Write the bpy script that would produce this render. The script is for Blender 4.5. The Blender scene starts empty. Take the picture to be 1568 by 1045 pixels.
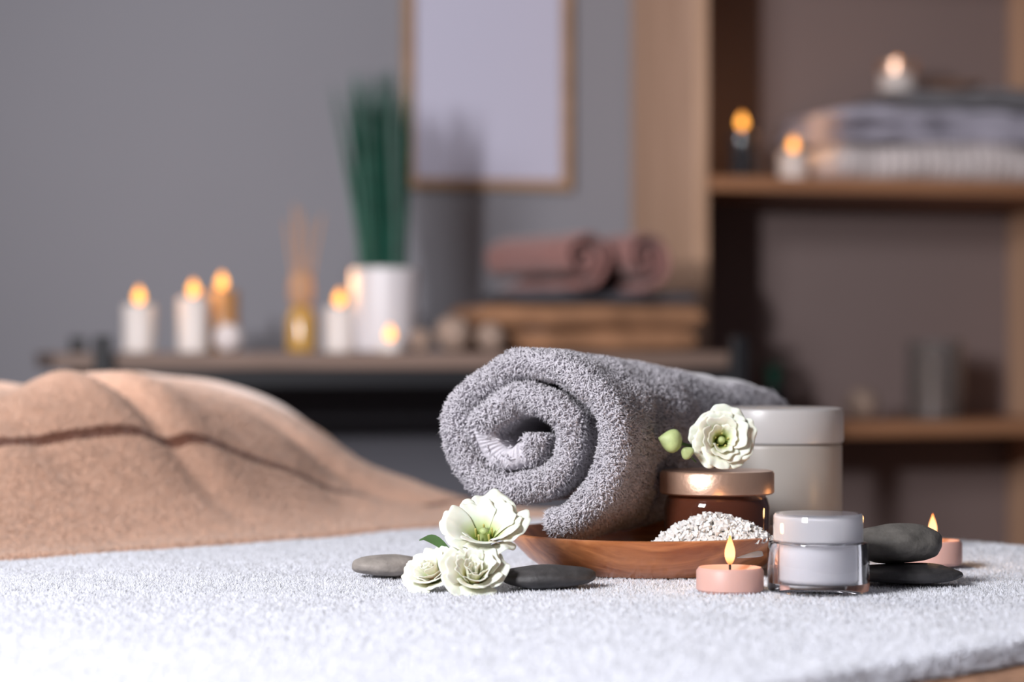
import bpy, bmesh, math, random
import numpy as np
from mathutils import Vector, Matrix, noise
random.seed(3); rng=np.random.default_rng(5)
scene=bpy.context.scene
scene.view_settings.view_transform='Standard'
col=scene.collection
pi=math.pi

# ------------------------------------------------------------ materials
def mat(name,color,rough=.6,var=0.0,vscale=20,bump=0.0,bscale=200,metal=0,trans=0,ior=1.45,coat=0,sheen=0,sss=0,alpha=1,color2=None,spec=.5):
    m=bpy.data.materials.new(name); m.use_nodes=True
    nt=m.node_tree; b=nt.nodes['Principled BSDF']
    c=tuple(color)+(1,)
    b.inputs['Base Color'].default_value=c
    b.inputs['Roughness'].default_value=rough
    b.inputs['Metallic'].default_value=metal
    b.inputs['Transmission Weight'].default_value=trans
    b.inputs['IOR'].default_value=ior
    b.inputs['Coat Weight'].default_value=coat
    b.inputs['Sheen Weight'].default_value=sheen
    b.inputs['Specular IOR Level'].default_value=spec
    if sss:
        b.inputs['Subsurface Weight'].default_value=sss
        b.inputs['Subsurface Radius'].default_value=(.01,.008,.006)
        b.inputs['Subsurface Scale'].default_value=.5
    tc=nt.nodes.new('ShaderNodeTexCoord')
    if var or color2:
        n=nt.nodes.new('ShaderNodeTexNoise'); n.inputs['Scale'].default_value=vscale; n.inputs['Detail'].default_value=5
        nt.links.new(tc.outputs['Object'],n.inputs['Vector'])
        r=nt.nodes.new('ShaderNodeValToRGB')
        c2=color2 if color2 else tuple(max(0,x*(1-var)) for x in color)
        r.color_ramp.elements[0].position=.35; r.color_ramp.elements[0].color=tuple(c2)+(1,)
        r.color_ramp.elements[1].position=.65; r.color_ramp.elements[1].color=c
        nt.links.new(n.outputs['Fac'],r.inputs['Fac']); nt.links.new(r.outputs['Color'],b.inputs['Base Color'])
    if bump:
        n2=nt.nodes.new('ShaderNodeTexNoise'); n2.inputs['Scale'].default_value=bscale; n2.inputs['Detail'].default_value=4
        nt.links.new(tc.outputs['Object'],n2.inputs['Vector'])
        bp=nt.nodes.new('ShaderNodeBump'); bp.inputs['Strength'].default_value=bump; bp.inputs['Distance'].default_value=.002
        nt.links.new(n2.outputs['Fac'],bp.inputs['Height']); nt.links.new(bp.outputs['Normal'],b.inputs['Normal'])
    return m

def wood(name,c1,c2,scale=(2,30,30),rough=.45,coat=0,k=3.0):
    m=bpy.data.materials.new(name); m.use_nodes=True
    nt=m.node_tree; b=nt.nodes['Principled BSDF']; b.inputs['Roughness'].default_value=rough
    b.inputs['Coat Weight'].default_value=coat
    tc=nt.nodes.new('ShaderNodeTexCoord'); mp=nt.nodes.new('ShaderNodeMapping'); mp.inputs['Scale'].default_value=scale
    n=nt.nodes.new('ShaderNodeTexNoise'); n.inputs['Scale'].default_value=k; n.inputs['Detail'].default_value=6; n.inputs['Distortion'].default_value=.6
    r=nt.nodes.new('ShaderNodeValToRGB')
    r.color_ramp.elements[0].position=.32; r.color_ramp.elements[0].color=tuple(c1)+(1,)
    r.color_ramp.elements[1].position=.68; r.color_ramp.elements[1].color=tuple(c2)+(1,)
    nt.links.new(tc.outputs['Object'],mp.inputs['Vector']); nt.links.new(mp.outputs['Vector'],n.inputs['Vector'])
    nt.links.new(n.outputs['Fac'],r.inputs['Fac']); nt.links.new(r.outputs['Color'],b.inputs['Base Color'])
    bp=nt.nodes.new('ShaderNodeBump'); bp.inputs['Strength'].default_value=.15; bp.inputs['Distance'].default_value=.001
    nt.links.new(n.outputs['Fac'],bp.inputs['Height']); nt.links.new(bp.outputs['Normal'],b.inputs['Normal'])
    return m

def flame_mat(name,strength,cols):
    m=bpy.data.materials.new(name); m.use_nodes=True
    nt=m.node_tree
    for n in list(nt.nodes): nt.nodes.remove(n)
    o=nt.nodes.new('ShaderNodeOutputMaterial'); e=nt.nodes.new('ShaderNodeEmission')
    tc=nt.nodes.new('ShaderNodeTexCoord'); sx=nt.nodes.new('ShaderNodeSeparateXYZ')
    r=nt.nodes.new('ShaderNodeValToRGB')
    els=r.color_ramp.elements
    els[0].position=0; els[0].color=cols[0]+(1,)
    els[1].position=1; els[1].color=cols[3]+(1,)
    a=els.new(.3); a.color=cols[1]+(1,)
    a=els.new(.7); a.color=cols[2]+(1,)
    nt.links.new(tc.outputs['Generated'],sx.inputs[0]); nt.links.new(sx.outputs['Z'],r.inputs['Fac'])
    nt.links.new(r.outputs['Color'],e.inputs['Color']); e.inputs['Strength'].default_value=strength
    nt.links.new(e.outputs[0],o.inputs['Surface'])
    return m

# ------------------------------------------------------------ mesh helpers
def obj_from(name,verts,faces,m,parent=None,loc=(0,0,0),rotz=0,smooth=True,angle=40):
    me=bpy.data.meshes.new(name); me.from_pydata([tuple(v) for v in verts],[],faces); me.update()
    bm=bmesh.new(); bm.from_mesh(me); bmesh.ops.remove_doubles(bm,verts=bm.verts,dist=1e-6)
    bmesh.ops.recalc_face_normals(bm,faces=bm.faces); bm.to_mesh(me); bm.free()
    if smooth:
        me.shade_smooth(); me.set_sharp_from_angle(angle=math.radians(angle))
    o=bpy.data.objects.new(name,me); col.objects.link(o)
    if m: me.materials.append(m)
    o.location=loc; o.rotation_euler=(0,0,rotz)
    if parent: o.parent=parent
    return o
def empty(name,loc,rotz=0):
    e=bpy.data.objects.new(name,None); e.empty_display_size=.05; col.objects.link(e)
    e.location=loc; e.rotation_euler=(0,0,rotz); return e
def lathe(name,prof,m,parent=None,loc=(0,0,0),seg=64,angle=40,wob=0,closed=False):
    V=[];F=[]
    n=len(prof)
    for i in range(seg):
        a=2*pi*i/seg
        for r,z in prof:
            k=1+wob*math.sin(3*a+1)
            V.append((r*k*math.cos(a),r*k*math.sin(a),z))
    for i in range(seg):
        j=(i+1)%seg
        for k in range(n-1 if not closed else n):
            k2=(k+1)%n
            F.append((i*n+k,j*n+k,j*n+k2,i*n+k2))
    me=bpy.data.meshes.new(name); me.from_pydata(V,[],F)
    bm=bmesh.new(); bm.from_mesh(me); bmesh.ops.remove_doubles(bm,verts=bm.verts,dist=1e-6)
    bmesh.ops.dissolve_degenerate(bm,dist=1e-7,edges=bm.edges)
    bmesh.ops.recalc_face_normals(bm,faces=bm.faces); bm.to_mesh(me); bm.free()
    me.shade_smooth(); me.set_sharp_from_angle(angle=math.radians(angle))
    o=bpy.data.objects.new(name,me); col.objects.link(o); me.materials.append(m); o.location=loc
    if parent:o.parent=parent
    return o
def box(name,x0,x1,y0,y1,z0,z1,m,parent=None,bev=.002,loc=(0,0,0),rotz=0):
    bm=bmesh.new(); bmesh.ops.create_cube(bm,size=1)
    for v in bm.verts:
        v.co=Vector(((x0+x1)/2+v.co.x*(x1-x0),(y0+y1)/2+v.co.y*(y1-y0),(z0+z1)/2+v.co.z*(z1-z0)))
    if bev: bmesh.ops.bevel(bm,geom=bm.edges[:],offset=bev,segments=2,affect='EDGES',profile=.5)
    me=bpy.data.meshes.new(name); bm.to_mesh(me); bm.free(); me.materials.append(m)
    o=bpy.data.objects.new(name,me); col.objects.link(o); o.location=loc; o.rotation_euler=(0,0,rotz)
    if parent:o.parent=parent
    return o
def rounded(r,z0,z1,b=.002,n=4):
    p=[(0,z0)]
    for i in range(n+1):
        a=-pi/2+pi/2*i/n; p.append((r-b+b*math.cos(a),z0+b+b*math.sin(a)))
    for i in range(n+1):
        a=pi/2*i/n; p.append((r-b+b*math.cos(a),z1-b+b*math.sin(a)))
    p.append((0,z1)); return p

def tri_mesh_np(name,V,T,m,parent=None):
    me=bpy.data.meshes.new(name)
    me.vertices.add(len(V)); me.vertices.foreach_set('co',V.astype(np.float32).ravel())
    me.loops.add(T.size); me.loops.foreach_set('vertex_index',T.astype(np.int32).ravel())
    me.polygons.add(len(T)); me.polygons.foreach_set('loop_start',np.arange(0,T.size,3,dtype=np.int32))
    me.update(calc_edges=True); me.materials.append(m); me.shade_smooth()
    o=bpy.data.objects.new(name,me); col.objects.link(o)
    if parent:o.parent=parent
    return o
def tufts(name,src,n,length,rad,m,mask=None,weight=None,parent=None,bent=True,spread=.7,grav=0.0):
    me=src.data; me.calc_loop_triangles()
    nv=len(me.vertices); co=np.empty(nv*3,np.float32); me.vertices.foreach_get('co',co); co=co.reshape(-1,3)
    nt=len(me.loop_triangles); T=np.empty(nt*3,np.int32); me.loop_triangles.foreach_get('vertices',T); T=T.reshape(-1,3)
    A,B,C=co[T[:,0]],co[T[:,1]],co[T[:,2]]
    N=np.cross(B-A,C-A); ar=np.linalg.norm(N,axis=1); N=N/np.maximum(ar,1e-12)[:,None]
    w=ar.copy()
    if weight is not None: w*=weight((A+B+C)/3,N)
    w/=w.sum()
    idx=rng.choice(nt,n,p=w); r1=np.sqrt(rng.random(n)); r2=rng.random(n)
    P=A[idx]*(1-r1)[:,None]+B[idx]*(r1*(1-r2))[:,None]+C[idx]*(r1*r2)[:,None]
    Nn=N[idx]
    t1=rng.normal(size=(n,3)); t1-= (t1*Nn).sum(1)[:,None]*Nn; t1/=np.linalg.norm(t1,axis=1)[:,None]
    t2=np.cross(Nn,t1)
    L=length*(.6+.7*rng.random(n))[:,None]; R=rad*(.8+.5*rng.random(n))[:,None]
    lean=t1*(spread*rng.random(n))[:,None]
    g=np.array([0,0,-grav])
    P=P-Nn*rad*.5
    ring=[]
    for k in range(3):
        a=2*pi*k/3; ring.append(t1*math.cos(a)+t2*math.sin(a))
    base=[P+R*q for q in ring]
    if bent:
        mid=P+L*.6*(Nn+lean*.5); tip=P+L*(Nn*.9+lean*1.3+g)
        midr=[mid+R*1.05*q for q in ring]
        V=np.stack(base+midr+[tip],axis=1).reshape(-1,3)
        f=np.array([[0,1,4],[0,4,3],[1,2,5],[1,5,4],[2,0,3],[2,3,5],[3,4,6],[4,5,6],[5,3,6]])
        k=7
    else:
        tip=P+L*(Nn+lean+g)
        V=np.stack(base+[tip],axis=1).reshape(-1,3)
        f=np.array([[0,1,3],[1,2,3],[2,0,3]]); k=4
    TT=(np.arange(n)[:,None,None]*k+f[None]).reshape(-1,3)
    return tri_mesh_np(name,V,TT,m,parent)

def candle_flame(parent,z,h,m,wickm,wick=.006,x=0,y=0,fat=.19):
    lathe('wick',rounded(.0007,z-.002,z+wick,.0003,2),wickm,parent,(x,y,0),8)
    prof=[(0,0)]
    for i in range(1,13):
        t=i/13; r=h*fat*math.sin(pi*min(1,t**.72))**.9*(1 if t<.5 else (1-(t-.5)*.5)); prof.append((max(r,.0001),t*h))
    prof.append((0,h))
    return lathe('flame',prof,m,parent,(x,y,z+wick*.5),20,180)

# ------------------------------------------------------------ material library
M_wall=mat('wall_paint',(.275,.272,.300),.85,.04,1.5,.05,300)
M_floor=wood('floor_wood',(.05,.035,.025),(.09,.06,.04),(1,8,8))
M_white=mat('white_terry',(.87,.885,.96),.95,.03,60,.3,500,sheen=.4)
M_gray=mat('gray_terry',(.67,.64,.685),.95,.10,60,.4,600,sheen=.3)
M_brownb=mat('brown_blanket',(.50,.27,.16),.95,.6,90,.9,160)
M_plate=wood('acacia_wood',(.36,.11,.035),(.68,.27,.10),(6,40,40),.35,.25)
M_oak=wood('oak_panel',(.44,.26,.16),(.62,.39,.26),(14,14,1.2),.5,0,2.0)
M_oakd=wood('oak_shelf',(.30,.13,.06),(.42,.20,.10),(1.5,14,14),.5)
M_console=wood('console_wood',(.13,.085,.065),(.21,.14,.11),(1.5,14,14),.5)
M_black=mat('black_metal',(.012,.012,.014),.45)
M_dark=mat('charcoal_panel',(.11,.108,.125),.7)
M_wick=mat('wick_black',(.02,.015,.01),.8)
M_wax=mat('white_wax',(.68,.61,.57),.45,sss=.2)
M_pinkwax=mat('pink_wax',(.68,.41,.35),.45,sss=.2)
M_amber=mat('amber_candle',(.42,.22,.09),.3,coat=.3)
M_ceramic=mat('white_ceramic',(.62,.58,.59),.4)
M_flame=flame_mat('flame_background',3.8,[(.9,.25,.03),(1,.42,.08),(1,.40,.07),(1,.30,.04)])
M_flamef=flame_mat('flame_near',3.0,[(.6,.12,.02),(1,.46,.20),(1,.42,.17),(1,.22,.03)])
M_gold=mat('rose_gold_lid',(.80,.52,.38),.34,metal=.8,bump=.08,bscale=400)
M_ambglass=mat('amber_glass',(.12,.035,.018),.06,coat=.6,trans=.35)
M_jarbody=mat('frosted_plastic',(.42,.385,.35),.35,sss=.1)
M_jarlid=mat('pale_plastic_lid',(.54,.52,.51),.32,sss=.1)
M_clear=mat('clear_acrylic',(.98,.98,1),.02,trans=1,ior=1.42)
M_cream=mat('cream_white',(.90,.89,.92),.35)
M_stone=mat('basalt_dark',(.065,.061,.061),.6,.4,120,.3,300)
M_stone2=mat('stone_beige_gray',(.36,.32,.285),.7,.3,90,.3,300)
M_stone3=mat('stone_olive_gray',(.135,.125,.112),.65,.35,90,.3,300)
M_salt=mat('sea_salt',(.97,.95,.92),.3,sss=.2,trans=.1)
M_green=mat('grass_green',(.012,.085,.055),.5,.4,30)
M_leaf=mat('leaf_green',(.10,.20,.07),.5)
M_bud=mat('bud_green',(.52,.62,.27),.5,.2,200)
M_rose=mat('rose_terry',(.29,.135,.118),.95,.2,60,.6,250,sheen=.2)
M_brownt=mat('caramel_terry',(.34,.17,.088),.95,.3,30,.6,250)
M_darkt=mat('charcoal_terry',(.06,.06,.07),.95)
M_lav=mat('lavender_terry',(.50,.47,.55),.95,.15,50,.6,250)
M_gr2=mat('gray_knit',(.21,.20,.21),.95,.15,50,.6,250)
M_whitek=mat('white_knit',(.68,.60,.58),.95,.1,50,.6,250)
M_picture=mat('picture_canvas',(.56,.55,.68),.7)
M_framew=wood('frame_wood',(.32,.18,.09),(.45,.27,.15),(1,12,12))
M_ball=mat('wicker_ball',(.38,.27,.21),.8,.5,60,.8,80)
M_yglass=mat('yellow_oil_glass',(.62,.36,.08),.15,trans=.35,coat=.3)
M_reed=mat('reed_wood',(.42,.24,.14),.7)
M_smoke=mat('smoked_glass',(.05,.05,.055),.1,trans=.4)
M_vase=mat('gray_glass',(.50,.46,.44),.12,trans=.85)
M_warmwall=mat('warm_lit_wall',(.22,.165,.155),.8,.08,2)  # brown tint stands in for warm local light on the gray wall
M_stamen=mat('stamen_yellow',(.55,.50,.16),.6)

M_petal=bpy.data.materials.new('petal'); M_petal.use_nodes=True
nt=M_petal.node_tree; b=nt.nodes['Principled BSDF']; b.inputs['Roughness'].default_value=.6
b.inputs['Specular IOR Level'].default_value=.25
at=nt.nodes.new('ShaderNodeAttribute'); at.attribute_name='reach'
r=nt.nodes.new('ShaderNodeValToRGB'); e=r.color_ramp.elements
e[0].position=.0; e[0].color=(.12,.20,.03,1); e[1].position=1; e[1].color=(.90,.88,.75,1)
q=e.new(.30); q.color=(.30,.40,.09,1); q=e.new(.55); q.color=(.70,.72,.42,1); q=e.new(.80); q.color=(.89,.87,.72,1)
nt.links.new(at.outputs['Fac'],r.inputs['Fac']); nt.links.new(r.outputs['Color'],b.inputs['Base Color'])
b.inputs['Subsurface Weight'].default_value=.2; b.inputs['Subsurface Scale'].default_value=.003

# ------------------------------------------------------------ room (wall frame turned 15 deg)
RZ=math.radians(15); E=Vector((math.cos(RZ),math.sin(RZ),0)); NN=Vector((math.sin(RZ),-math.cos(RZ),0)); O=Vector((0,4,0))
def W(u,v,z=0): return O+E*u+NN*v+Vector((0,0,z))
box('floor',-3.5,3.5,-4.2,0,-.05,0,M_floor,None,0,tuple(O),RZ)
box('wall_back',-3.5,3.5,0,.12,0,2.7,M_wall,None,0,tuple(O),RZ)
box('baseboard_back',-3.4,.15,-.015,-.001,0,.09,mat('baseboard_paint',(.4,.4,.42),.6),None,.002,tuple(O),RZ)

# picture frame
pf=empty('picture_frame',W(-.045,0,1.154),RZ)
w=.142; H=.46; t=.016
box('bar_left',-w,-w+t,-.024,-.001,0,H,M_framew,pf); box('bar_right',w-t,w,-.024,-.001,0,H,M_framew,pf)
box('bar_bottom',-w+t,w-t,-.024,-.001,0,t,M_framew,pf); box('bar_top',-w+t,w-t,-.024,-.001,H-t,H,M_framew,pf)
box('canvas',-w+t,w-t,-.012,-.003,t,H-t,M_picture,pf,0)

# console
cs=empty('console_table',W(0,0,0),RZ)
CT=.887
box('top_board',-.80,.155,-.72,-.37,CT-.022,CT,M_console,cs,.003)
for x in (-.74,.125):
    box('post',x-.011,x+.011,-.744,-.722,0,CT+.022,M_black,cs,.002)
    box('post',x-.011,x+.011,-.368,-.346,0,CT+.022,M_black,cs,.002)
box('rail_front',-.73,.115,-.728,-.722,CT-.045,CT-.022,M_black,cs,.001)
box('lower_shelf',-.73,.115,-.70,-.38,.40,.42,M_dark,cs,.002)
box('back_panel',-.73,.115,-.376,-.370,.05,CT-.022,M_dark,cs,.001)

def candle(name,pos,r,h,m,fh=.025,fm=M_flame,light=0,fz=None,fat=.29):
    e=empty(name,pos)
    lathe('wax',[(0,0),(r-.002,0),(r,.002),(r,h-.002),(r-.0015,h),(r-.004,h-.0005),(r*.6,h-.002),(0,h-.003)],m,e)
    z=(h-.003) if fz is None else fz
    candle_flame(e,z,fh,fm,M_wick,.008,fat=fat)
    if light:
        L=bpy.data.lights.new('glow','POINT'); L.energy=light; L.color=(1,.55,.22); L.shadow_soft_size=.006
        lo=bpy.data.objects.new('glow',L); col.objects.link(lo); lo.parent=e; lo.location=(0,0,z+fh+.012)
    return e
candle('pillar_candle',W(-.668,.5,CT),.0225,.066,M_wax,light=.09)
candle('pillar_candle',W(-.593,.5,CT),.0225,.076,M_wax,light=.09)
candle('pillar_candle',W(-.546,.45,CT),.024,.088,M_amber,light=.09)
candle('pillar_candle',W(-.3863,.5,CT),.0215,.064,M_wax,light=.08)
candle('tealight_candle',W(-.339,.62,CT),.018,.015,M_wax,.022)
def ball(name,pos,r,m,sq=1):
    bm=bmesh.new(); bmesh.ops.create_icosphere(bm,subdivisions=4,radius=r)
    for v in bm.verts:
        n=noise.noise(v.co*120/1.0*(.02/r))
        rid=abs(math.sin(v.co.x/r*5+v.co.z/r*4))*.05+abs(math.sin(v.co.y/r*6-v.co.z/r*3))*.05
        v.co*=1-.06+rid*.6+n*.03; v.co.z*=sq
    zmin=min(v.co.z for v in bm.verts)
    for v in bm.verts: v.co.z-=zmin
    me=bpy.data.meshes.new(name); bm.to_mesh(me); bm.free(); me.shade_smooth(); me.materials.append(m)
    o=bpy.data.objects.new(name,me); col.objects.link(o); o.location=pos; return o
ball('decorative_wicker_ball',W(-.562,.62,CT),.020,M_whitek)
ball('decorative_wicker_ball',W(-.291,.60,CT),.0170,M_ball)
ball('decorative_wicker_ball',W(-.245,.60,CT),.0265,M_ball)
ball('decorative_wicker_ball',W(-.1925,.605,CT),.021,M_ball)

rd=empty('reed_diffuser',W(-.4412,.5,CT))
lathe('bottle',[(0,0),(.018,0),(.021,.003),(.021,.045),(.018,.056),(.011,.064),(.011,.072),(0,.072)],M_yglass,rd)
lathe('wooden_collar',[(0,.066),(.014,.066),(.016,.070),(.018,.09),(.016,.108),(.010,.114),(0,.114)],M_reed,rd)
for i,(dx,dy) in enumerate([(-.022,.0),(-.010,.01),(.0,-.008),(.030,.0),(.014,-.01)]):
    V=[];F=[]
    for k in range(6):
        a=2*pi*k/6
        V+= [(dx*.1+.0018*math.cos(a),dy*.1+.0018*math.sin(a),.05),(dx+.0018*math.cos(a),dy+.0018*math.sin(a),.185+.008*((i*3)%4))]
    for k in range(6):
        j=(k+1)%6; F.append((2*k,2*j,2*j+1,2*k+1))
    F.append(tuple(2*k+1 for k in range(6)))
    obj_from('reed',V,F,M_reed,rd)

pg=empty('potted_grass_plant',W(-.322,.5,CT))
lathe('pot',[(0,0),(.040,0),(.044,.003),(.048,.116),(.0475,.119),(.045,.119),(.044,.110),(0,.108)],M_ceramic,pg)
V=[];F=[]
for i in range(170):
    a=random.uniform(0,2*pi); rr=.034*math.sqrt(random.random())
    bx,by=rr*math.cos(a),rr*math.sin(a)
    h=random.uniform(.24,.300); fl=random.uniform(.25,1.0)
    tx=bx*(1+.6*fl)+random.uniform(-.006,.006)-.016*random.random(); ty=by*(1+.5*fl)
    wd=random.uniform(.0014,.0031); th=random.uniform(0,pi)
    if i%6==0: tx-=.008+.020*random.random()
    n=7; st=len(V)
    for k in range(n+1):
        s=k/n; x=bx+(tx-bx)*s**1.3; y=by+(ty-by)*s**1.3; z=.105+h*s; ww=wd*(1-s**3*.9)
        for q in range(3):
            an=th+2*pi*q/3; V.append((x+ww*math.cos(an),y+ww*.7*math.sin(an),z))
    for k in range(n):
        for q in range(3):
            q2=(q+1)%3; F.append((st+3*k+q,st+3*k+q2,st+3*k+3+q2,st+3*k+3+q))
obj_from('grass_blades',V,F,M_green,pg)

# ------------------------------------------------------------ rolled towels
def roll_mesh(name,R,turns,pitch,th,L,a_end,m,parent=None,sx=1.0,taper=0.0,ny=26,flap=.004,ribs=False,step=.003,seed=0,wav=.003,cx=0,cz=0):
    Phi=turns*2*pi
    ph=0; samples=[]
    while ph<Phi:
        r=R-pitch*(Phi-ph)/(2*pi)
        samples.append(ph)
        st=.0005 if (ribs and ph<2*pi*.9) else step
        ph+=st/max(r,.006)
    samples.append(Phi)
    prof=[]; h=th/2
    for i in range(ny+1): prof.append((h,h+(L-2*h)*(i/ny)**1.3))
    for i in range(1,6): a=pi/2-pi*i/6; prof.append((h*math.sin(a),L-h+h*math.cos(a)))
    for i in range(ny+1): prof.append((-h,h+(L-2*h)*(1-i/ny)**1.3))
    for i in range(1,8): prof.append((-h*math.cos(pi*i/8),h-h*math.sin(pi*i/8)))
    n=len(prof); V=[];
    zb=-(R+th/2)
    for ph in samples:
        r=R-pitch*(Phi-ph)/(2*pi)
        tail=max(0,1-(Phi-ph)/(2*pi*.45)); r+=flap*tail*tail*(3-2*tail)
        th_=a_end+(Phi-ph)
        r+= .0012*math.sin(2*th_+1+seed)+.0009*math.sin(5*th_+seed)
        rib=.0009*math.sin(2*pi*ph*max(r,.006)/.0036) if (ribs and ph<2*pi*.8) else 0
        yo=wav*math.sin(ph*1.3+seed)+wav*.6*math.sin(ph*3.1)
        inn=(1-ph/Phi)**1.3
        c,s=math.cos(th_),math.sin(th_)
        for a,y in prof:
            k=1-taper*y/L
            aa=a+(rib if a>0 else -rib*.3)
            px=(r+aa)*c*sx*k+cx*inn; pz=(r+aa)*s+cz*inn
            nn=noise.noise(Vector((px*40,y*25,pz*40+seed)))*.0024+noise.noise(Vector((px*110,y*70,pz*110+seed)))*.0009
            px+=nn*c; pz+=nn*s
            pz=(pz-zb)*k+zb
            V.append((px,y+(yo+rib*.8)*(1-y/L),pz))
    F=[]; ns=len(samples)
    for i in range(ns-1):
        for k in range(n):
            k2=(k+1)%n; F.append((i*n+k,i*n+k2,(i+1)*n+k2,(i+1)*n+k))
    F.append(tuple(range(n))); F.append(tuple((ns-1)*n+k for k in reversed(range(n))))
    return obj_from(name,V,F,m,parent,angle=180)

AX=math.radians(-25)
gr=empty('rolled_gray_towel',(.006,1.545,.8398),AX)
R0=.0558
body=roll_mesh('towel_spiral',R0,2.20,.0212,.0150,.385,math.radians(-72),M_gray,gr,1.10,.20,34,.0065,True,cx=-.007,cz=-.002)
def wroll(c,N):
    xx=c[:,0]/1.10; r=np.hypot(xx,c[:,2]); y=c[:,1]
    w=np.where(y<.03,1.3,0.0)
    outward=(N[:,0]*c[:,0]+N[:,2]*c[:,2])>0
    k=1-.20*y/.385
    w=np.where((y>=.03)&(r>.048*k)&outward,1.0,w)
    dx=xx+.006; rc=np.hypot(dx,c[:,2]+.002); an=np.degrees(np.arctan2(c[:,2]+.002,dx))%360
    w=np.where((rc<.0235)&(an>165)&(an<300),w*0.04,w)
    w=np.where((rc<.009),w*0.05,w)
    return w
tufts('terry_loops',body,115000,.0040,.00052,M_gray,weight=wroll,parent=gr,spread=1.0,grav=.15)

def mini_roll(pos,ang,R,L,m,seed):
    e=empty('rolled_rose_towel',pos,ang)
    roll_mesh('towel_spiral',R-.005,1.75,.0195,.0085,L,math.radians(-100),m,e,1.04,.0,12,.002,False,.005,seed)
    return e
ang=math.atan2(.5,.866)
mini_roll((.104,3.385,.974+.0475),ang,.0455,.235,M_rose,1)
mini_roll((.192,3.435,.974+.0475),ang,.0455,.21,M_rose,4)

def folded(name,pos,rotz,w,d,h,layers,m,rib=0,seed=0,jit=.006,soft=1.0):
    V=[];F=[]
    lh=h/layers
    for l in range(layers):
        off=(random.uniform(-jit,jit),random.uniform(-jit,jit)); nx,ny=80,10
        prof=[]
        hh=lh/2*.97
        for i in range(ny+1): prof.append((-d/2+hh+(d-2*hh)*i/ny,hh))
        for i in range(1,7): a=pi/2-pi*i/7; prof.append((d/2-hh+hh*math.cos(a),hh*math.sin(a)))
        for i in range(ny+1): prof.append((d/2-hh-(d-2*hh)*i/ny,-hh))
        for i in range(1,7): a=-pi/2-pi*i/7; prof.append((-d/2+hh+hh*math.cos(a),hh*math.sin(a)))
        n=len(prof); st=len(V)
        for i in range(nx+1):
            x=-w/2+w*i/nx; m_=min(i,nx-i)/6; ed=.35+.65*math.sqrt(max(0,1-(1-min(1,m_))**2))
            for y,z in prof:
                nn=noise.noise(Vector((x*18+seed,y*18,z*30+l*5)))*.007*soft
                ribv=rib*math.sin(x*2*pi/.018)
                zz=noise.noise(Vector((x*11+seed,y*6,l*3.1)))*.005*soft*(1 if l<layers-1 or soft>1 else .3)
                V.append((x+off[0],y*(1)+off[1]+(nn+ribv)*(1 if abs(y)>d*.35 else .3)*(1 if y>0 else -1),lh*(l+.5)+z*ed+(zz if z>0 else (zz if l>0 else 0))))
        for i in range(nx):
            for k in range(n):
                k2=(k+1)%n; F.append((st+i*n+k,st+i*n+k2,st+(i+1)*n+k2,st+(i+1)*n+k))
        F.append(tuple(st+k for k in range(n))); F.append(tuple(st+nx*n+k for k in reversed(range(n))))
    return obj_from(name,V,F,m,None,pos,rotz,angle=180)
folded('folded_caramel_towel',W(-.032,.465,CT),RZ,.335,.20,.068,2,M_brownt,seed=2,jit=.009)
folded('folded_charcoal_towel',W(-.015,.465,CT+.070),RZ,.28,.19,.0175,1,M_darkt,seed=5)

# ------------------------------------------------------------ shelving unit
su=empty('wooden_shelving_unit',W(0,0,0),RZ)
U0=.205; U1=.895; U2=1.5
for n_,x in (('side_panel_left',U0),('divider',U1),('side_panel_right',U2)):
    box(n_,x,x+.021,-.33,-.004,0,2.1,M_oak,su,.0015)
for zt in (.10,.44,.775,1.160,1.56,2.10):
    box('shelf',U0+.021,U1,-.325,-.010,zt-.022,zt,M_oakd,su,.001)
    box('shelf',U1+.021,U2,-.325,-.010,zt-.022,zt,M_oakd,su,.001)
box('warm_wall_board',U0+.021,U2,-.009,-.003,.08,2.09,M_warmwall,su,0)  # board added across the open back, warm wall light put into its colour
SZ=1.160
e=candle('candle_in_smoked_glass',W(.315,.24,SZ),.017,.045,M_amber,fz=.078,light=.09)
lathe('glass_holder',[(0,.0),(.0185,.0),(.020,.003),(.020,.075),(.0185,.075),(.0182,.046),(.0182,.001)],M_smoke,e)
candle('votive_candle',W(.410,.22,SZ),.024,.048,M_wax,light=.09)
folded('folded_white_knit_towel',W(.665,.19,SZ),RZ,.425,.24,.060,1,M_whitek,rib=.0040,seed=3,jit=.002,soft=1.6)
folded('folded_lavender_towel',W(.665,.19,SZ+.064),RZ+.03,.415,.24,.050,2,M_lav,seed=8,jit=.008,soft=1.9)
folded('folded_gray_towel',W(.725,.19,SZ+.118),RZ-.03,.30,.22,.034,2,M_gr2,seed=12,jit=.006,soft=1.3)
e=candle('glass_jar_candle',W(.600,.20,SZ+.152),.029,.032,M_wax,.024,light=.05)
lathe('gold_band',[(.0293,.030),(.033,.030),(.033,.048),(.0293,.048)],M_gold,e,closed=True)
lathe('brass_dish',[(0,0),(.03,0),(.045,.010),(.048,.014),(.046,.015),(.03,.004),(0,.003)],M_gold,None,tuple(W(.700,.20,SZ+.154)))
SL=.775
e=empty('glass_hurricane_vase',W(.672,.19,SL))
lathe('vessel',[(0,0),(.045,0),(.047,.003),(.047,.13),(.044,.13),(.044,.005),(0,.005)],M_vase,e)
lathe('pillar_wax',rounded(.030,.0055,.115,.003),mat('taupe_wax',(.60,.50,.44),.5),e)
ball('decorative_wicker_ball',W(.53,.22,SL),.027,M_ball)
e=empty('small_potted_succulent',W(.385,.2,SL))
lathe('pot',[(0,0),(.020,0),(.025,.055),(.023,.056),(.021,.05),(0,.049)],M_black,e)
V=[];F=[]
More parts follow.
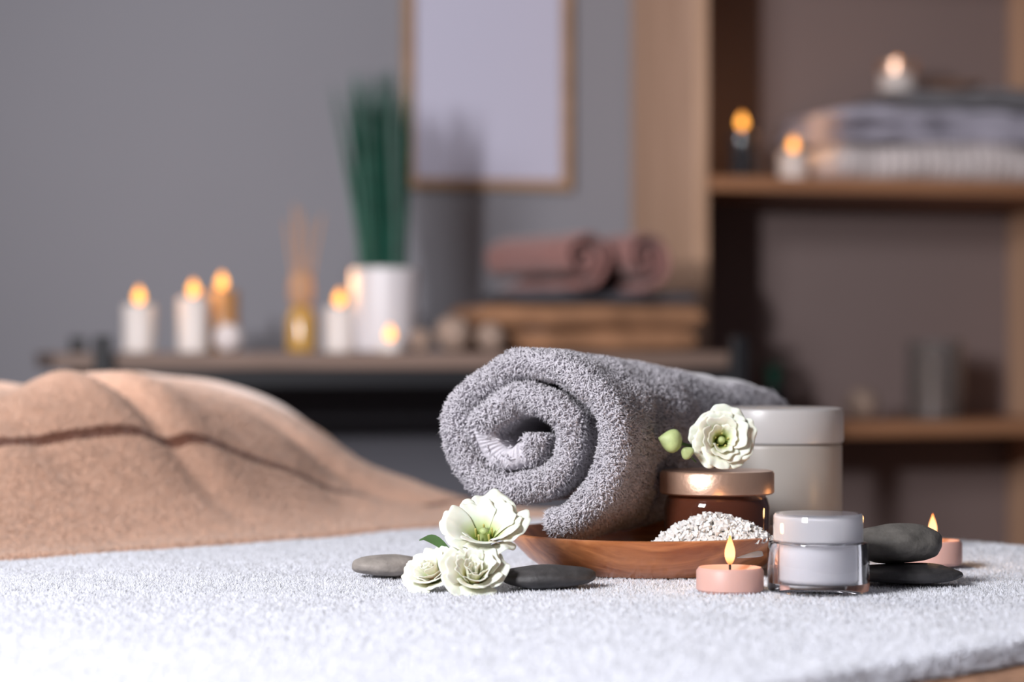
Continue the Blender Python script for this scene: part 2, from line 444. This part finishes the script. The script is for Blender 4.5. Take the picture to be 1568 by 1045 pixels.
for i in range(40):
    a=i*2.4; tl=.4+.6*(i/40); st=len(V); Lh=.055*(1.1-.4*tl); sp=.02*tl
    for k in range(5):
        s=k/4; x=(.004+sp*s**1.2)*math.cos(a); y=(.004+sp*s**1.2)*math.sin(a); wq=.003*(1-s*.9)
        V+=[(x-wq*math.sin(a),y+wq*math.cos(a),.048+Lh*s),(x+wq*math.sin(a),y-wq*math.cos(a),.048+Lh*s)]
    for k in range(4): F.append((st+2*k,st+2*k+1,st+2*k+3,st+2*k+2))
obj_from('leaves',V,F,M_green,e)

# ------------------------------------------------------------ massage table (turned 45 deg)
TZ=.735; Q0=(.381,1.8,0); TR=math.radians(45)
mt=empty('massage_table',Q0,TR)
box('padded_top',-1.12,.012,-.52,1.40,TZ-.07,TZ,M_brownb,mt,.012)
box('frame',-1.06,-.05,-.46,1.34,TZ-.13,TZ-.07,M_oakd,mt,.004)
for x in (-1.04,-.07):
    for y in (-.44,1.32): box('leg',x-.03,x+.03,y-.03,y+.03,0,TZ-.13,M_oakd,mt,.004)
tw=empty('white_terry_towel',(Q0[0],Q0[1],TZ),TR)
nx,ny=170,130; x0,x1=-1.10,0.0; y0,y1=-.326,.432
def hw(x,y): return .0118+.0010*math.sin(x*9+y*4)+.0008*math.sin(y*17-x*6)+.0011*noise.noise(Vector((x*14,y*14,0)))
V=[];F=[]
for j in range(ny+1):
    for i in range(nx+1):
        x=x0+(x1-x0)*i/nx; y=y0+(y1-y0)*j/ny
        ed=min(x-x0,x1-x,y-y0,y1-y); k=min(1,ed/.010); z=.0015+(hw(x,y)-.0015)*math.sqrt(max(0,1-(1-k)**2))
        V.append((x,y,z))
for j in range(ny):
    for i in range(nx): a=j*(nx+1)+i; F.append((a,a+1,a+nx+2,a+nx+1))
cl=obj_from('cloth',V,F,M_white,tw,angle=180)
tufts('terry_loops',cl,470000,.0027,.00062,M_white,parent=tw,bent=False,spread=1.1)

# beige blanket with mound
def sst(a,b,x):
    t=min(1,max(0,(x-a)/(b-a))); return t*t*(3-2*t)
M_beige=mat('beige_terry',(.74,.46,.325),.95,.07,12,.35,260,sheen=.3)
nt=M_beige.node_tree; b=nt.nodes['Principled BSDF']; src=b.inputs['Base Color'].links[0].from_socket
tc=[n for n in nt.nodes if n.type=='TEX_COORD'][0]
sx=nt.nodes.new('ShaderNodeSeparateXYZ'); nt.links.new(tc.outputs['Object'],sx.inputs[0])
def mth(op,a,bv=None):
    n=nt.nodes.new('ShaderNodeMath'); n.operation=op
    nt.links.new(a,n.inputs[0])
    if bv is not None: n.inputs[1].default_value=bv
    return n.outputs[0]
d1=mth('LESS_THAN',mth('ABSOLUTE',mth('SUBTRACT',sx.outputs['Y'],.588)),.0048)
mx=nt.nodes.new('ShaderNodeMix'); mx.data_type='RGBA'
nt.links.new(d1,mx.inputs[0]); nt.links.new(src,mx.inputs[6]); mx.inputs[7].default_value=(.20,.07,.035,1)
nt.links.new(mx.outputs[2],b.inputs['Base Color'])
Xs=[-1.2,-.45,-.36,-.28,-.218,-.161,-.13,-.05,.1,1]
Hs=[.096,.110,.123,.112,.084,.045,.026,.012,.008,.006]
def g(t,s): return math.exp(-(t/s)**2)
def beige(x,y):
    wx=Q0[0]+(x-y)*.7071
    Hh=sum(float(np.interp(wx+dx,Xs,Hs)) for dx in (-.03,-.015,0,.015,.03))/5
    f=sst(.455,.68,y)*(1-sst(.85,1.1,y))
    z=.014+Hh*f
    n=noise.noise(Vector((x*6,y*6,3)))*.009*f+noise.noise(Vector((x*12,y*9,9)))*.004*f+noise.noise(Vector((x*7,y*16,5)))*.0018
    cr=-.009*g(x+.35+.12*(y-.6),.014)*f+.006*g(x+.312+.12*(y-.6),.024)*f+.004*g(x+.39+.1*(y-.6),.024)*f
    cr2=-.0015*g(y-.588,.008)*f
    cr3=-.012*g((x+.10)*.8+(y-.62)*.6,.030)*f-.008*g((x+.58)*.7-(y-.55)*.7,.030)*f
    cr3+=-.010*g((x+.22)*.9-(y-.50)*.45,.022)*f*sst(.66,.54,y)
    cr3+=-.008*g((x+.45)*.95+(y-.52)*.35,.022)*f*sst(.68,.54,y)
    return z+n+cr+cr2+cr3
V=[];F=[]; nx,ny=250,210; x0,x1=-1.11,.01; y0,y1=.434,1.38
for j in range(ny+1):
    for i in range(nx+1):
        x=x0+(x1-x0)*i/nx; y=y0+(y1-y0)*j/ny
        ed=min(x-x0,x1-x,y-y0,y1-y); k=min(1,ed/.012)
        z=beige(x,y)*math.sqrt(max(0,1-(1-k)**2))+.001*(1-k)
        V.append((x,y,z))
for j in range(ny):
    for i in range(nx): a=j*(nx+1)+i; F.append((a,a+1,a+nx+2,a+nx+1))
bb=empty('beige_terry_blanket',(Q0[0],Q0[1],TZ),TR)
bl=obj_from('cloth',V,F,M_beige,bb,angle=180)
tufts('terry_loops',bl,260000,.0024,.00055,M_beige,parent=bb,bent=False,spread=1.0,weight=lambda c,N:(c[:,1]<.8).astype(float))

# ------------------------------------------------------------ foreground still life
TT=.7495
PC=(.091,1.585)
lathe('wooden_plate',[(0,.0),(.066,0),(.070,.001),(.080,.008),(.089,.017),(.0945,.0235),(.0950,.0250),(.0935,.0258),(.0915,.0250),(.084,.017),(.076,.0125),(.060,.0115),(0,.0115)],M_plate,None,(PC[0],PC[1],TT),128,60)
PF=TT+.0118
aj=empty('amber_cosmetic_jar',(.1335,1.575,PF))
lathe('glass_body',[(0,0),(.030,0),(.034,.004),(.0345,.030),(.033,.036),(.030,.039),(0,.039)],M_ambglass,aj)
lathe('rose_gold_lid',[(0,.0385),(.0360,.0385),(.0372,.0395),(.0372,.0520),(.0360,.0535),(.030,.0537),(0,.0537)],M_gold,aj)
bj=empty('large_cream_jar',(.1855,1.698,TT))
lathe('jar_body',rounded(.0460,0,.079,.003),M_jarbody,bj)
lathe('jar_lid',[(0,.0792),(.0466,.0792),(.0472,.081),(.0472,.100),(.0462,.1025),(.043,.1032),(0,.1036)],M_jarlid,bj)
cj=empty('small_cream_jar',(.1820,1.437,TT))
lathe('acrylic_shell',[(0,0),(.0275,0),(.0298,.0015),(.0302,.004),(.0302,.026),(.0292,.0298),(.0245,.0302),(.0240,.006),(0,.006)],M_clear,cj,(0,0,0),96)
lathe('inner_pot',rounded(.0232,.0062,.0295,.003,6),M_cream,cj)
lathe('lid_core',rounded(.0232,.0305,.0455,.002,4),M_cream,cj)
lathe('lid_shell',[(.0236,.0305),(.0266,.0305),(.0266,.0455),(.0255,.0472),(.0,.0476),(0,.0461),(.0236,.0458)],M_clear,cj,(0,0,0),96)
candle('tealight_candle',(.1295,1.437,TT),.0200,.0150,M_pinkwax,.0185,M_flamef,light=.05,fat=.17)
candle('tealight_candle',(.2815,1.618,TT),.0195,.0165,M_pinkwax,.0170,M_flamef,light=.04,fat=.17)
def stone(name,pos,a,b_,c,m,rot,seed):
    bm=bmesh.new(); bmesh.ops.create_icosphere(bm,subdivisions=5,radius=1)
    for v in bm.verts:
        n=noise.noise(v.co*1.1+Vector((seed,0,0)))*.14+noise.noise(v.co*3+Vector((seed,5,0)))*.03
        v.co*=1+n
        z=v.co.z; v.co=Vector((v.co.x*a,v.co.y*b_,(abs(z)**.85)*math.copysign(1,z)*c))
    zm=min(v.co.z for v in bm.verts)
    for v in bm.verts: v.co.z-=zm
    me=bpy.data.meshes.new(name); bm.to_mesh(me); bm.free(); me.shade_smooth(); me.materials.append(m)
    o=bpy.data.objects.new(name,me); col.objects.link(o); o.location=pos; o.rotation_euler=(0,0,rot); return o
stone('spa_stone',(.0215,1.460,TT),.029,.018,.0072,M_stone,0.1,1)
stone('spa_stone',(-.079,1.540,TT),.0235,.017,.0066,M_stone2,0.2,4)
stone('spa_stone',(.243,1.490,TT),.035,.024,.0062,M_stone,0.1,7)
stone('spa_stone',(.2385,1.497,TT+.0114),.0275,.022,.0125,M_stone3,-.1,11)
bmS=bmesh.new()
for i in range(1500):
    a=random.uniform(0,2*pi); rr=math.sqrt(random.random())
    x=.042*rr*math.cos(a); y=.0195*rr*math.sin(a)
    top=.0245*(1-rr**1.8)
    pd=math.hypot(x+.123-PC[0],y+1.529-PC[1])
    z=.0016+max(0,pd-.060)*.28+top*random.random()**.3
    s=random.uniform(.0008,.0021)
    mt4=Matrix.Translation((x,y,z))@Matrix.Rotation(random.uniform(0,6),4,Vector((random.random(),random.random(),random.random()+.1)).normalized())@Matrix.Diagonal((s*1.3,s*random.uniform(.6,1),s*random.uniform(.4,.8),1))
    r_=bmesh.ops.create_cube(bmS,size=1.7,matrix=mt4)
    for v in r_['verts']: v.co+=Vector((random.uniform(-1,1),random.uniform(-1,1),random.uniform(-1,1)))*s*.3
r_=bmesh.ops.create_icosphere(bmS,subdivisions=3,radius=1,matrix=Matrix.Translation((0,0,.001))@Matrix.Diagonal((.036,.016,.020,1)))
for v in r_['verts']: v.co.z=max(v.co.z,.0005)
me=bpy.data.meshes.new('sea_salt_heap'); bmS.to_mesh(me); bmS.free(); me.materials.append(M_salt)
o=bpy.data.objects.new('sea_salt_heap',me); col.objects.link(o); o.location=(.123,1.529,PF+.001)

# flowers: broad, rounded, overlapping petals with a gently wavy rim
def flower(name,pos,dirv,R,layers,seed,stam=True):
    rnd=random.Random(seed)
    e=empty(name,pos)
    q=Vector((0,0,1)).rotation_difference(Vector(dirv).normalized()); e.rotation_mode='QUATERNION'; e.rotation_quaternion=q
    V=[];F=[];A=[]
    for (cnt,ln,b0,b1,wa,ruf,off) in layers:
        for c in range(cnt):
            az=off+2*pi*c/cnt+rnd.uniform(-.15,.15); l=ln*R*rnd.uniform(.95,1.05); nv,nu=18,30
            bb1=b1+rnd.uniform(-.12,.12); st=len(V); tw_=rnd.uniform(-.12,.12); sd2=rnd.uniform(0,50)
            for j in range(nu+1):
                s=(j/nu-.5)*2; rad=.09*R; z=0
                lv=l*(1-.20*abs(s)**5+.04*noise.noise(Vector((s*2.5,sd2,0))))
                for i in range(nv+1):
                    v=i/nv
                    be=b0+(bb1-b0)*v**1.5
                    if i>0: rad+=math.sin(be)*lv/nv; z+=math.cos(be)*lv/nv
                    shape=.62+.38*math.sin(min(1,v*1.3)*pi/2)
                    an=az+s*wa*shape+tw_*v
                    rf=ruf*R*(v**2.5*noise.noise(Vector((s*1.5,v*1.2,sd2+9)))*1.5+v**4*noise.noise(Vector((s*3.6,v*1.5,sd2+3)))*1.0)
                    curl=.10*R*max(0,v-.75)**1.5*4
                    rr=rad*(1+.08*s)+rf*math.cos(be)+curl*math.cos(be)
                    zz=z+rf*math.sin(be)-curl*math.sin(be)-.03*R*s*v
                    V.append((rr*math.cos(an),rr*math.sin(an),zz)); A.append(min(1,v*ln/.85+(.06 if ln<.8 else 0)))
            for j in range(nu):
                for i in range(nv):
                    a=st+j*(nv+1)+i; F.append((a,a+1,a+nv+2,a+nv+1))
    me=bpy.data.meshes.new('petals'); me.from_pydata(V,[],F); me.shade_smooth()
    at=me.attributes.new('reach','FLOAT','POINT'); at.data.foreach_set('value',A)
    me.materials.append(M_petal); o=bpy.data.objects.new('petals',me); col.objects.link(o); o.parent=e
    so=o.modifiers.new('thick','SOLIDIFY'); so.thickness=.00022
    lathe('calyx',[(0,-.18*R),(.05*R,-.17*R),(.12*R,-.05*R),(.13*R,.08*R),(.09*R,.1*R),(0,.1*R)],M_leaf,e,(0,0,0),20,180)
    if stam:
        lathe('pistil',[(0,.05*R),(.09*R,.08*R),(.12*R,.25*R),(.06*R,.38*R),(.10*R,.44*R),(0,.50*R)],M_bud,e,(0,0,0),16,180)
        for k in range(5):
            a=2*pi*k/5+.3
            lathe('stamen',rounded(.025*R,.20*R,.45*R,.012*R,2),M_stamen,e,(.19*R*math.cos(a),.19*R*math.sin(a),0),8,180)
    return e
openL=[(5,1.12,.66,1.24,.80,.16,0),(5,1.02,.58,.95,.78,.14,.62),(2,.80,.55,.75,1.0,.10,1.2)]
midL=[(5,1.10,.70,1.15,.82,.13,0),(5,1.05,.50,.78,.82,.12,.62),(4,1.00,.38,.42,.95,.09,.2),(3,.95,.24,.06,1.2,.08,.9),(3,.88,.10,-.12,1.35,.06,.1),(2,.78,-.02,-.08,1.7,.04,.7)]
jarL=[(5,1.06,.70,1.30,.82,.13,0),(5,1.0,.60,.95,.80,.12,.62),(4,.94,.50,.62,.92,.10,.2),(3,.80,.38,.30,1.1,.07,.5)]
flower('lisianthus_flower',(-.0165,1.474,.7745),(-.06,-.60,.80),.0272,openL,1)
flower('lisianthus_flower',(-.0235,1.450,.7530),(.06,-.74,.66),.0215,midL,2,False)
flower('lisianthus_flower',(-.0440,1.460,.7535),(-.38,-.55,.64),.0188,midL,3,False)
flower('lisianthus_flower',(.1345,1.566,.8335),(.05,-.94,.20),.0225,jarL,8)
def bud(name,pos,dirv,r,l):
    e=empty(name,pos); e.rotation_mode='QUATERNION'; e.rotation_quaternion=Vector((0,0,1)).rotation_difference(Vector(dirv).normalized())
    V=[];F=[];seg=28;n=12
    for i in range(seg):
        for k in range(n+1):
            t=k/n; rr=r*math.sin(pi*t**.85)*(1+.10*math.cos(3*(2*pi*i/seg)+t*3)); a=2*pi*i/seg+t*.8
            V.append((rr*math.cos(a),rr*math.sin(a),l*t))
    for i in range(seg):
        j=(i+1)%seg
        for k in range(n): F.append((i*(n+1)+k,j*(n+1)+k,j*(n+1)+k+1,i*(n+1)+k+1))
    obj_from('bud_petals',V,F,M_bud,e,angle=180)
    lathe('stem',[(0,-l*.9),(r*.12,-l*.9),(r*.14,0),(r*.5,l*.12),(r*.2,l*.1),(0,l*.1)],M_leaf,e,(0,0,0),12,180)
bud('lisianthus_bud',(.1095,1.553,.8330),(-.85,-.3,.22),.0076,.0175)
bud('lisianthus_bud',(.1140,1.547,.8255),(-.5,-.6,.5),.0044,.0085)
V=[];F=[]
for i in range(9):
    t=i/8; x=-.020*t; z=.009*math.sin(t*2); wv=.0035*math.sin(pi*min(.98,t+.05))
    V+=[(x,-.003*t-wv*.5,z+wv),(x,-.003*t,z-.0006),(x,-.003*t+wv*.5,z-wv)]
for i in range(8):
    for k in range(2): a=3*i+k; F.append((a,a+1,a+4,a+3))
obj_from('lisianthus_leaf',V,F,M_leaf,None,(-.036,1.464,.7705))

# ------------------------------------------------------------ lights
def area(name,loc,target,size,energy,color):
    L=bpy.data.lights.new(name,'AREA'); L.size=size; L.energy=energy; L.color=color
    o=bpy.data.objects.new(name,L); col.objects.link(o); o.location=loc
    o.rotation_euler=(Vector(target)-Vector(loc)).to_track_quat('-Z','Y').to_euler(); return o
area('key_softbox_light',(-1.1,.10,1.80),(.10,1.62,.80),.50,59,(.97,.965,1.0))
area('rim_softbox_light',(-.9,2.6,1.9),(.05,1.6,.8),.5,8,(1,.96,.95))
S=bpy.data.lights.new('wall_spot_light','SPOT'); S.energy=126; S.color=(.985,.965,1.0); S.spot_size=math.radians(60); S.spot_blend=1.0; S.shadow_soft_size=.035
so=bpy.data.objects.new('wall_spot_light',S); col.objects.link(so); so.location=(-.54,1.2,1.27)
so.rotation_euler=(Vector((.06,4,1.30))-so.location).to_track_quat('-Z','Y').to_euler()
w=bpy.data.worlds.new('World'); scene.world=w; w.use_nodes=True
w.node_tree.nodes['Background'].inputs[0].default_value=(.58,.56,.66,1); w.node_tree.nodes['Background'].inputs[1].default_value=.14

# ------------------------------------------------------------ camera
cam=bpy.data.cameras.new('camera'); cam.lens=85; cam.sensor_width=36
cam.dof.use_dof=True; cam.dof.focus_distance=1.49; cam.dof.aperture_fstop=4.3
co=bpy.data.objects.new('camera',cam); col.objects.link(co); co.location=(0,0,.896); co.rotation_euler=(math.radians(90.116),0,0)
scene.camera=co
